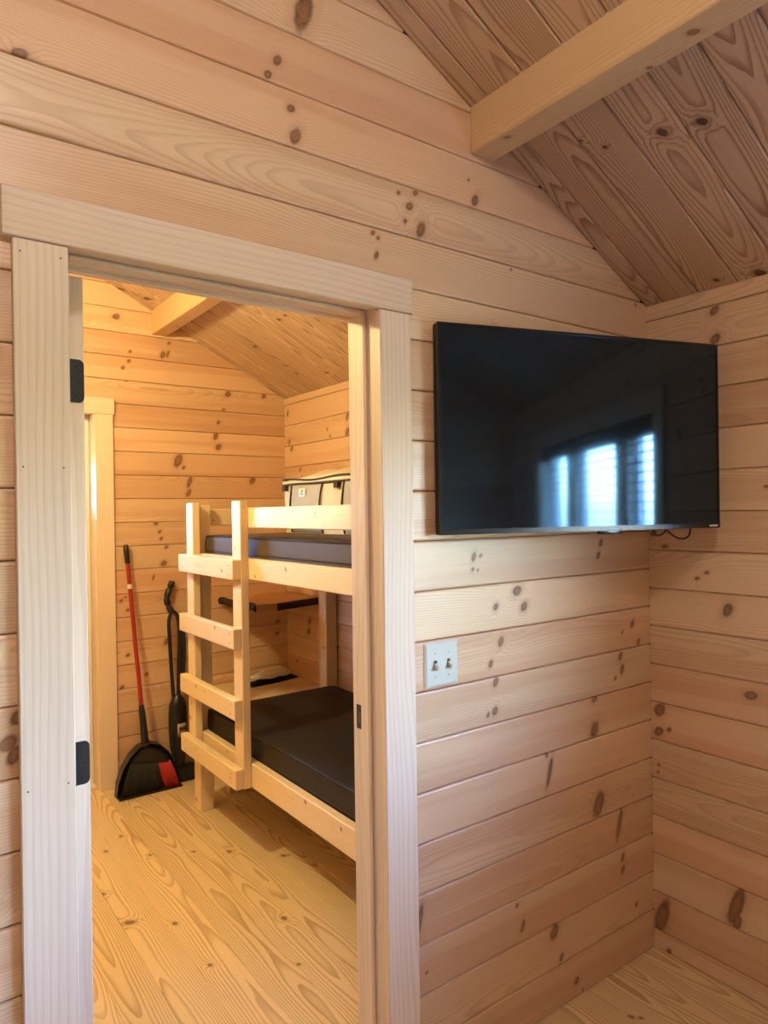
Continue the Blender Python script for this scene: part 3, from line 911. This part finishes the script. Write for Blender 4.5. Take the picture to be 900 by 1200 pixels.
# ------------------------------------------------------------------ double light switch
sw = thing('light_switch', 'ivory double toggle light switch plate between the doorway and the television', 'light switch', (-0.948, 0, 1.05))
bm = bmesh.new()
x0, x1, z0, z1 = -1.005, -0.891, 1.0495, 1.1655
lv = [[bm.verts.new(p) for p in ((x0 + a, y, z0 + a), (x1 - a, y, z0 + a), (x1 - a, y, z1 - a), (x0 + a, y, z1 - a))] for a, y in ((0, 0.0005), (0, -0.0025), (0.006, -0.0065))]
for A, C in zip(lv, lv[1:]):
    for i in range(4):
        bm.faces.new((A[i], A[(i + 1) % 4], C[(i + 1) % 4], C[i]))
bm.faces.new(lv[0][::-1])
bm.faces.new(lv[-1])
bm_obj('cover_plate', bm, M_IVORY, sw)
for sx in (-0.971, -0.925):
    rbox('toggle_slot', (sx - 0.005, -0.0072, 1.0955), (sx + 0.005, -0.0060, 1.1195), M_DARK, sw, None, 0.0)
    tg = bmesh.new()
    add_box(tg, (-0.0038, -0.016, -0.006), (0.0038, 0.002, 0.006))
    bmesh.ops.bevel(tg, geom=tg.edges[:], offset=0.0012, segments=1, affect='EDGES')
    bm_obj('toggle', tg, M_IVORY, sw, Matrix.Translation((sx, -0.006, 1.1065)) @ Matrix.Rotation(math.radians(28), 4, 'X'))
    for sz in (1.0775, 1.1375):
        lathe('screw', [(0.0028, 0), (0.0024, 0.0010)], M_SCREW, sw, Matrix.Translation((sx, -0.0064, sz)) @ Matrix.Rotation(PI / 2, 4, 'X'), 10)

# ------------------------------------------------------------------ bunk bed
bunk = thing('bunk_bed', 'pine bunk bed with ladder built along the wall of the back room', 'bunk bed', (-0.42, 1.1, 0))
XO = -0.834           # outer face of the bed
YN, YE = 0.145, 2.09
PW = 0.072
for px, py, h in ((XO + PW / 2, YE - 0.0415, 1.555), (-0.044, YE - 0.0415, 1.555), (XO + PW / 2, YN + 0.0415, 1.555), (-0.044, YN + 0.0415, 1.555)):
    timber('post', (px, py, 0.0), (0, 0, 1), (0, 1, 0), h, 0.083, PW, M_LUMBER, bunk)
ya, yb = YN + 0.084, YE - 0.084
def railing(nm, z0, z1, far=yb + 0.005):
    timber(nm, (XO + 0.019, ya - 0.005, (z0 + z1) / 2), (0, 1, 0), (0, 0, 1), far - ya + 0.005, z1 - z0, 0.038, M_LUMBER, bunk)
railing('guard_rail', 1.448, 1.536, 1.490)
railing('side_rail', 1.222, 1.312)
railing('side_rail', 0.312, 0.420)
for z0, z1 in ((1.222, 1.312), (0.312, 0.420)):
    timber('back_rail', (-0.020, ya - 0.005, (z0 + z1) / 2), (0, 1, 0), (0, 0, 1), yb - ya + 0.01, z1 - z0, 0.038, M_LUMBER, bunk)
for z0, z1 in ((1.45, 1.536), (1.222, 1.312), (0.312, 0.420)):
    for yy in (YE - 0.019, YN + 0.019):
        timber('end_rail', (XO + PW + 0.001, yy, (z0 + z1) / 2), (1, 0, 0), (0, 0, 1), -0.08 - XO - PW - 0.002, z1 - z0, 0.036, M_LUMBER, bunk)
for z in (1.262, 0.372):
    n = 9
    for i in range(n):
        yy = ya + 0.07 + (yb - ya - 0.14) * i / (n - 1)
        timber('deck_slat', (XO + 0.039, yy, z), (1, 0, 0), (0, 1, 0), -0.040 - XO - 0.039, 0.14, 0.018, M_LUMBER, bunk, ch=0.002)
# ladder
for yc, zb in ((2.008, 0.36), (1.448, 0.314)):
    timber('ladder_stile', (XO - 0.0195, yc, zb), (0, 0, 1), (0, 1, 0), 1.566 - zb, 0.089, 0.038, M_LUMBER, bunk)
for zt in (1.310, 1.011, 0.704, 0.404):
    timber('ladder_rung', (XO - 0.058, 1.404, zt - 0.0435), (0, 1, 0), (0, 0, 1), 0.662, 0.087, 0.038, M_LUMBER, bunk)
for zt in (1.310, 1.011, 0.704, 0.404):
    for yy in (1.448, 2.008):
        for dz in (-0.02, 0.02):
            lathe('screw', [(0.0042, -0.0004), (0.004, 0.0012)], M_SCREW, bunk, Matrix.Translation((XO - 0.0775, yy, zt - 0.0435 + dz)) @ Matrix.Rotation(-PI / 2, 4, 'Y'), 8)

def mattress(label, x0, x1, y0, y1, z0, z1, mat, seam):
    t = thing('mattress', label, 'mattress', ((x0 + x1) / 2, (y0 + y1) / 2, z0))
    bm = bmesh.new()
    add_box(bm, (x0, y0, z0), (x1, y1, z1))
    bmesh.ops.subdivide_edges(bm, edges=bm.edges[:], cuts=13, use_grid_fill=True)
    cx, cy = (x0 + x1) / 2, (y0 + y1) / 2
    for v in bm.verts:
        fx = 1 - ((v.co.x - cx) / ((x1 - x0) / 2)) ** 2
        fy = 1 - ((v.co.y - cy) / ((y1 - y0) / 2)) ** 2
        if v.co.z > z1 - 1e-4:
            v.co.z += 0.006 * (fx * fy) ** 0.5 if fx > 0 and fy > 0 else 0
        fz = 1 - ((v.co.z - (z0 + z1) / 2) / ((z1 - z0) / 2)) ** 2
        if fz > 0:
            if abs(v.co.x - x0) < 1e-4:
                v.co.x -= 0.004 * fz
            if abs(v.co.y - y1) < 1e-4:
                v.co.y += 0.004 * fz
    es = [e for e in bm.edges if len(e.link_faces) == 2 and e.calc_face_angle(0) > 1.0]
    bmesh.ops.bevel(bm, geom=es, offset=0.009, segments=3, affect='EDGES', profile=0.5)
    bm_obj('cover', bm, mat, t, None, True, 60)
    r = 0.004
    for nm, z in (('top_piping', z1 - 0.004), ('seam_piping', seam)):
        off = 0.0035 if nm == 'seam_piping' else 0.0
        c = 0.02
        pts = [(x0 - off, y0 + c, z), (x0 - off, y1 - c, z), (x0 + c, y1 + off, z), (x1 - c, y1 + off, z), (x1 + off * 0, y1 - c, z), (x1, y0 + c, z), (x1 - c, y0, z), (x0 + c, y0, z)]
        tube(nm, pts, r, M_PIPING, t, None, 6, True)
    return t
mattress('grey mattress on the upper bunk', XO + 0.042, -0.046, 0.235, 2.0, 1.272, 1.402, M_MATTRESSU, 1.325)
mattress('charcoal mattress on the lower bunk', XO + 0.042, -0.046, 0.235, 2.0, 0.382, 0.520, M_MATTRESS, 0.43)

# ------------------------------------------------------------------ bedding bag on the upper mattress
bag = thing('storage_bag', 'cream and grey zipped bedding bag with brown piping on the upper bunk', 'bag', (-0.27, 1.42, 1.405))
bx0, bx1, by0, by1, bz0, bz1 = -0.45, -0.06, 1.06, 1.79, 1.409, 1.655
bm = bmesh.new()
add_box(bm, (bx0, by0, bz0), (bx1, by1, bz1))
bmesh.ops.subdivide_edges(bm, edges=bm.edges[:], cuts=9, use_grid_fill=True)
for v in bm.verts:
    fy = (v.co.y - by0) / (by1 - by0)
    fz = (v.co.z - bz0) / (bz1 - bz0)
    fx = (v.co.x - bx0) / (bx1 - bx0)
    if abs(v.co.x - bx0) < 1e-4:
        v.co.x -= 0.012 * math.sin(PI * fy) * math.sin(PI * fz)
    if abs(v.co.y - by1) < 1e-4:
        v.co.y += 0.010 * math.sin(PI * fz) * math.sin(PI * fx) - 0.02 * (1 - fz)
bm_obj('body', bm, M_CREAM, bag, None, True, 50)
bm = bmesh.new()
g = bmesh.ops.create_grid(bm, x_segments=18, y_segments=30, size=0.5)
for v in bm.verts:
    fx, fy = v.co.x + 0.5, v.co.y + 0.5
    puff = (max(0, math.sin(PI * fx)) * max(0, math.sin(PI * fy))) ** 0.55
    v.co = (bx0 - 0.006 + (bx1 - bx0 + 0.012) * fx, by0 - 0.006 + (by1 - by0 + 0.012) * fy,
            bz1 + 0.014 + 0.055 * puff + 0.006 * math.sin(fy * 21) * puff + 0.004 * math.sin(fx * 17 + fy * 5) * puff)
bmesh.ops.solidify(bm, geom=bm.faces[:], thickness=0.012)
bm_obj('lid', bm, M_CREAM, bag, None, True, 60)
def bulge_x(y, z):
    fy = (y - by0) / (by1 - by0)
    fz = (z - bz0) / (bz1 - bz0)
    return bx0 - 0.012 * math.sin(PI * fy) * math.sin(PI * fz)
def panel(nm, y0, y1, mat):
    vs, fs = [], []
    n, m = 10, 8
    for i in range(n + 1):
        for j in range(m + 1):
            y = y0 + (y1 - y0) * i / n
            z = bz0 + 0.004 + (bz1 - bz0 - 0.012) * j / m
            vs.append((bulge_x(y, z) - 0.004, y, z))
    for i in range(n):
        for j in range(m):
            a = i * (m + 1) + j
            fs.append((a, a + 1, a + m + 2, a + m + 1))
    o = mesh_obj(nm, vs, fs, mat, bag, None, True)
    s = o.modifiers.new('thick', 'SOLIDIFY')
    s.thickness = 0.004
    return o
seams = [1.70, 1.402, 1.215, 1.09]
panel('side_panel', seams[1], seams[0], M_GREY)
panel('side_panel', seams[3], seams[2], M_GREY)
for y in seams:
    pts = [(bulge_x(y, bz0 + f * (bz1 - bz0)) - 0.006, y + 0.012 * math.sin(PI * f), bz0 + 0.003 + f * (bz1 - bz0 - 0.01)) for f in [i / 8 for i in range(9)]]
    tube('piping', pts, 0.0045, M_BROWNPIPE, bag, None, 6)
for dz, nm in ((0.0, 'zip_piping'), (0.022, 'lid_piping')):
    pts = []
    for i in range(25):
        f = i / 24
        y = by1 + 0.004 - (by1 - by0) * f
        pts.append((bx0 - 0.006, y, bz1 + dz - 0.004 + (0.006 * math.sin(f * 9.0 + 1) if dz else 0.002 * math.sin(f * 9))))
    pts.append((bx1, by0 - 0.006, bz1 + dz))
    pts = [(bx1, by1 + 0.006, bz1 + dz)] + pts
    tube(nm, pts, 0.005, M_BROWNPIPE, bag, None, 6)
for y in (1.755, 1.262):
    rbox('strap_tab', (bx0 - 0.024, y - 0.018, bz1 - 0.035), (bx0 - 0.008, y + 0.018, bz1 - 0.006), M_BROWNPIPE, bag, None, 0.003)
tagp = rbox('care_tag', (bulge_x(1.58, 1.60) - 0.010, 1.548, 1.588), (bulge_x(1.58, 1.60) - 0.006, 1.612, 1.628), M_WHITE, bag, None, 0.001)
xx = bulge_x(1.58, 1.60) - 0.0115
for p0, p1 in (((1.590, 1.618), (1.568, 1.618)), ((1.568, 1.618), (1.590, 1.600)), ((1.590, 1.600), (1.566, 1.600))):
    tube('tag_mark', [(xx, *p0), (xx, *p1)], 0.0016, M_BROWNPIPE, tagp, None, 5)

# ------------------------------------------------------------------ ledge and live-edge shelf in the nook behind the bunk
ledge = thing('nook_ledge', 'low pine plank ledge between the bunk bed and the far wall', 'ledge', (-0.38, 2.36, 0))
yy = YE + 0.004
k = 0
while yy < YF - 0.01:
    w = min(0.13, YF - 0.002 - yy)
    board((-0.002, yy + w, 0.453), (-1, 0, 0), (0, -1, 0), 0.675, w, 0.022, M_FLOOR, ledge, bev=0.002, name='plank', knots=[])
    yy += 0.13
timber('apron', (-0.002, YE + 0.022, 0.405), (-1, 0, 0), (0, 0, 1), 0.67, 0.09, 0.03, M_LUMBER, ledge)
for lx in (-0.60, -0.06):
    for ly in (YE + 0.06, YF - 0.04):
        timber('leg', (lx, ly, 0.0), (0, 0, 1), (0, 1, 0), 0.452, 0.05, 0.05, M_LUMBER, ledge)

shelf = thing('corner_shelf', 'live-edge corner shelf with dark bark edges under the upper bunk', 'shelf', (-0.2, 2.55, 0.96))
zt, th = 1.003, 0.036
left = [(-0.455 + 0.012 * math.sin(i * 1.9) + 0.004 * math.sin(i * 4.1) + 0.02 * i / 9, YF - 0.002 - 0.478 * i / 9) for i in range(10)]
front = [(-0.335, 2.112), (-0.25, 2.135), (-0.12, 2.168), (-0.001, 2.20)]
poly = left + front + [(-0.001, YF - 0.002)]
bm = bmesh.new()
prism(bm, poly, 2, zt - th, zt)
so = bm_obj('slab', bm, M_SHELF, shelf)
set_knots(so, [])
def bark(pts, name):
    vs, fs = [], []
    n = len(pts)
    for i, (px, py, nx, ny) in enumerate(pts):
        j = 0.004 * math.sin(i * 2.7) + 0.003
        for off, z in ((0.0, zt + 0.001), (0.006 + j, zt - 0.004), (0.016 + j, zt - th * 0.55), (0.008 + j, zt - th - 0.004), (-0.004, zt - th - 0.006)):
            vs.append((px + nx * off, py + ny * off, z))
    for i in range(n - 1):
        for q in range(4):
            a = i * 5 + q
            fs.append((a, a + 1, a + 6, a + 5))
    fs += [(0, 1, 2, 3, 4), tuple(reversed(range((n - 1) * 5, n * 5)))]
    mesh_obj(name, vs, fs, M_BARK, shelf, None, True)
bark([(x, y, -1, 0.1) for x, y in left], 'bark_edge')
fp = [(-0.335 + 0.334 * i / 8, 2.112 + 0.088 * i / 8, 0.15, -0.99) for i in range(9)]
bark(fp, 'bark_edge')

# white sock-like cloth lying over a black cloth on the ledge
ledge_z = 0.4752
bm = bmesh.new()
g = bmesh.ops.create_grid(bm, x_segments=22, y_segments=10, size=0.5)
for v in bm.verts:
    fx, fy = v.co.x + 0.5, v.co.y + 0.5
    e = (max(0, math.sin(PI * fx)) * max(0, math.sin(PI * fy))) ** 0.35
    bx = -0.355 + 0.345 * fx
    v.co = (bx, 2.455 + 0.12 * (fy - 0.5) * (0.75 + 0.25 * math.sin(PI * fx)) + 0.055 * fx, ledge_z + 0.004 + 0.018 * e + 0.004 * math.sin(fx * 25) * e)
bmesh.ops.solidify(bm, geom=bm.faces[:], thickness=0.003)
tag(bm_obj('folded_cloth', bm, M_BLACKCLOTH, None, None, True), 'flat black cloth lying on the plank ledge under the white cloth', 'cloth')
bm = bmesh.new()
bmesh.ops.create_icosphere(bm, subdivisions=4, radius=1.0)
for v in bm.verts:
    c = v.co.copy()
    lump = 1 + 0.10 * math.sin(c.x * 5 + c.y * 3) + 0.06 * math.sin(c.y * 11 + c.x * 2) + 0.04 * math.sin(c.x * 17)
    hz = 0.030 * lump * (1.0 + 0.35 * math.sin(c.x * 1.6 + 0.5))
    v.co = (-0.185 + 0.128 * c.x * lump, 2.500 + 0.062 * c.y * lump + 0.02 * c.x, ledge_z + 0.041 + hz * (c.z if c.z > -0.4 else -0.4))
tag(bm_obj('crumpled_cloth', bm, M_SOCK, None, None, True), 'crumpled off-white knitted cloth resting on the black cloth', 'cloth')

# ------------------------------------------------------------------ broom and dustpan by the far door
broom = thing('broom', 'red-handled angle broom leaning against the far wall beside the door', 'broom', (-0.97, 2.43, 0))
tp, bt = Vector((-1.022, 2.588, 1.345)), Vector((-0.972, 2.452, 0.250))
def bp_(f):
    return tp + (bt - tp) * f
tube('handle', [bp_(0.08), bp_(1.0)], 0.0115, M_RED, broom, None, 14)
tube('grip', [bp_(0.0), bp_(0.006), bp_(0.03), bp_(0.092), bp_(0.097)], [0.009, 0.0145, 0.0155, 0.0145, 0.012], M_BLACKPLASTIC, broom, None, 14)
tube('clip', [bp_(0.20), bp_(0.223)], 0.0135, M_WHITE, broom, None, 14)
tube('socket', [bp_(0.80), bp_(0.84), bp_(0.97), bp_(1.02)], [0.014, 0.017, 0.021, 0.026], M_BLACKPLASTIC, broom, None, 14)
hd = bmesh.new()
prism(hd, [(-1.055, 0.175), (-1.045, 0.205), (-1.00, 0.245), (-0.945, 0.245), (-0.885, 0.205), (-0.845, 0.150), (-0.862, 0.140), (-0.905, 0.160), (-1.00, 0.180)], 1, 2.420, 2.462)
bmesh.ops.bevel(hd, geom=hd.edges[:], offset=0.006, segments=2, affect='EDGES')
bm_obj('head_block', hd, M_BLACKPLASTIC, broom, None, True, 45)
def bristles(name, xa0, xa1, xb0, xb1, za0, za1, mat, n, rows=3):
    bm = bmesh.new()
    for r in range(rows):
        for i in range(n):
            f = (i + 0.5) / n
            xa, xb = xa0 + (xa1 - xa0) * f, xb0 + (xb1 - xb0) * f
            za = za0 + (za1 - za0) * f
            y0 = 2.428 + 0.012 * r
            y1 = 2.408 + 0.024 * r + rnd.uniform(-0.003, 0.003)
            add_tube(bm, [(xa, y0, za), ((xa + xb) / 2, (y0 + y1) / 2, za / 2 + 0.005), (xb + rnd.uniform(-0.002, 0.002), y1, 0.003)], [0.0045, 0.0062, 0.0050], 5)
    o = bm_obj(name, bm, mat, broom, None, True)
    o['kind'] = 'stuff'
    return o
bristles('black_bristles', -1.050, -0.918, -1.112, -0.890, 0.185, 0.165, M_BLACKMATT, 24)
rb = bristles('red_bristles', -0.915, -0.846, -0.884, -0.792, 0.166, 0.150, M_REDBR, 9)
rb['label'] = 'red bristles'

pan = thing('dustpan', 'black dustpan standing behind the bristles of the broom', 'dustpan', (-0.96, 2.478, 0))
outl = [(-1.130, 0.004), (-1.124, 0.075), (-1.100, 0.150), (-1.060, 0.215), (-1.010, 0.258), (-0.955, 0.270), (-0.900, 0.250), (-0.855, 0.205), (-0.815, 0.135), (-0.790, 0.060), (-0.785, 0.004)]
bm = bmesh.new()
prism(bm, outl, 1, 2.478, 2.484)
bm_obj('pan', bm, M_BLACKPLASTIC, pan)
vs, fs = [], []
for i, (px, pz) in enumerate(outl):
    c = Vector((px + 0.957, pz - 0.09)).normalized()
    dpt = 0.040 + 0.022 * math.sin(PI * i / (len(outl) - 1))
    vs += [(px, 2.484, pz), (px, 2.478 - dpt, pz), (px - c.x * 0.004, 2.478 - dpt, pz - c.y * 0.004), (px - c.x * 0.004, 2.480, pz - c.y * 0.004)]
for i in range(len(outl) - 1):
    for q in range(4):
        a, b = i * 4 + q, i * 4 + (q + 1) % 4
        fs.append((a, b, b + 4, a + 4))
fs += [(0, 1, 2, 3), tuple(reversed(range(4 * len(outl) - 4, 4 * len(outl))))]
mesh_obj('rim', vs, fs, M_BLACKPLASTIC, pan)
bm = bmesh.new()
prism(bm, [(-1.128, 0.001), (-0.787, 0.001), (-0.789, 0.010), (-1.126, 0.010)], 1, 2.395, 2.478)
bm_obj('lip', bm, M_BLACKPLASTIC, pan)

# ------------------------------------------------------------------ stick vacuum
vac = thing('stick_vacuum', 'black upright stick vacuum leaning behind the bunk ladder', 'vacuum cleaner', (-0.79, 2.47, 0))
tube('grip', catmull([(-0.795, 2.515, 1.125), (-0.812, 2.515, 1.085), (-0.832, 2.51, 1.030), (-0.826, 2.505, 0.985), (-0.806, 2.50, 0.945)], 5),
     [0.012, 0.017, 0.018, 0.018, 0.018] * 4 + [0.014], M_BLACKPLASTIC, vac, None, 12)
tube('frame_tube', catmull([(-0.806, 2.50, 0.955), (-0.826, 2.495, 0.90), (-0.826, 2.49, 0.80), (-0.820, 2.48, 0.60), (-0.812, 2.47, 0.42)], 5), 0.011, M_BLACKPLASTIC, vac, None, 10)
tube('frame_tube', catmull([(-0.806, 2.50, 0.955), (-0.775, 2.495, 0.915), (-0.770, 2.49, 0.80), (-0.778, 2.48, 0.62), (-0.785, 2.47, 0.42)], 5), 0.011, M_BLACKPLASTIC, vac, None, 10)
for i in range(3):
    o = 0.006 * i
    tube('cord', catmull([(-0.757 + o, 2.478, 0.86 - o), (-0.752 + o, 2.470, 0.78), (-0.757 + o, 2.468, 0.66), (-0.765 + o, 2.470, 0.575 + o), (-0.772 + o, 2.474, 0.66), (-0.766 + o, 2.476, 0.78), (-0.757 + o, 2.478, 0.86 - o)], 4), 0.0035, M_BLACKMATT, vac, None, 6)
rbox('cord_hook', (-0.785, 2.462, 0.845), (-0.745, 2.485, 0.862), M_BLACKPLASTIC, vac, None, 0.004)
rbox('cord_hook', (-0.785, 2.456, 0.545), (-0.745, 2.480, 0.600), M_BLACKPLASTIC, vac, None, 0.004)
prof = [(0.020, 0.475), (0.036, 0.455), (0.048, 0.420), (0.053, 0.370), (0.053, 0.27), (0.047, 0.18), (0.036, 0.10), (0.030, 0.05)]
lathe('body', prof, M_BLACKPLASTIC, vac, Matrix.Translation((-0.794, 2.462, 0)) @ Matrix.Diagonal((1.0, 0.85, 1.0, 1)), 28)
def lv_(z):
    for (r0, z0), (r1, z1) in zip(prof, prof[1:]):
        if z1 <= z <= z0:
            return r0 + (r1 - r0) * (z0 - z) / (z0 - z1)
    return 0.05
def body_patch(name, a0, a1, z0, z1, lift, mat, parent):
    vs, fs = [], []
    for i in range(7):
        a = math.radians(a0 + (a1 - a0) * i / 6)
        for j in range(3):
            z = z0 + (z1 - z0) * j / 2
            r = lv_(z) + lift
            vs.append((-0.794 + r * math.cos(a), 2.462 + 0.85 * r * math.sin(a), z))
    for i in range(6):
        for j in range(2):
            k = i * 3 + j
            fs.append((k, k + 3, k + 4, k + 1))
    o = mesh_obj(name, vs, fs, mat, parent, None, True)
    m = o.modifiers.new('thick', 'SOLIDIFY')
    m.thickness = 0.0008
    return o
lb = body_patch('label_sticker', -108, -48, 0.245, 0.320, 0.0012, M_LABEL, vac)
lb['label'] = 'grey label sticker'
body_patch('label_print', -100, -56, 0.280, 0.302, 0.0024, M_LABELINK, lb)
nz = bmesh.new()
prism(nz, [(2.375, 0.004), (2.370, 0.026), (2.395, 0.048), (2.440, 0.066), (2.505, 0.062), (2.525, 0.044), (2.525, 0.004)], 0, -0.812, -0.690)
bmesh.ops.bevel(nz, geom=nz.edges[:], offset=0.008, segments=2, affect='EDGES')
bm_obj('floor_nozzle', nz, M_BLACKPLASTIC, vac, None, True, 45)
for sx in (-0.816, -0.686):
    lathe('wheel', [(0.004, -0.008), (0.018, -0.007), (0.020, 0), (0.018, 0.007), (0.004, 0.008)], M_BLACKMATT, vac, Matrix.Translation((sx, 2.495, 0.0205)) @ Matrix.Rotation(PI / 2, 4, 'Y'), 16)
vac.location += Vector((0.035, 0.075, 0.0))
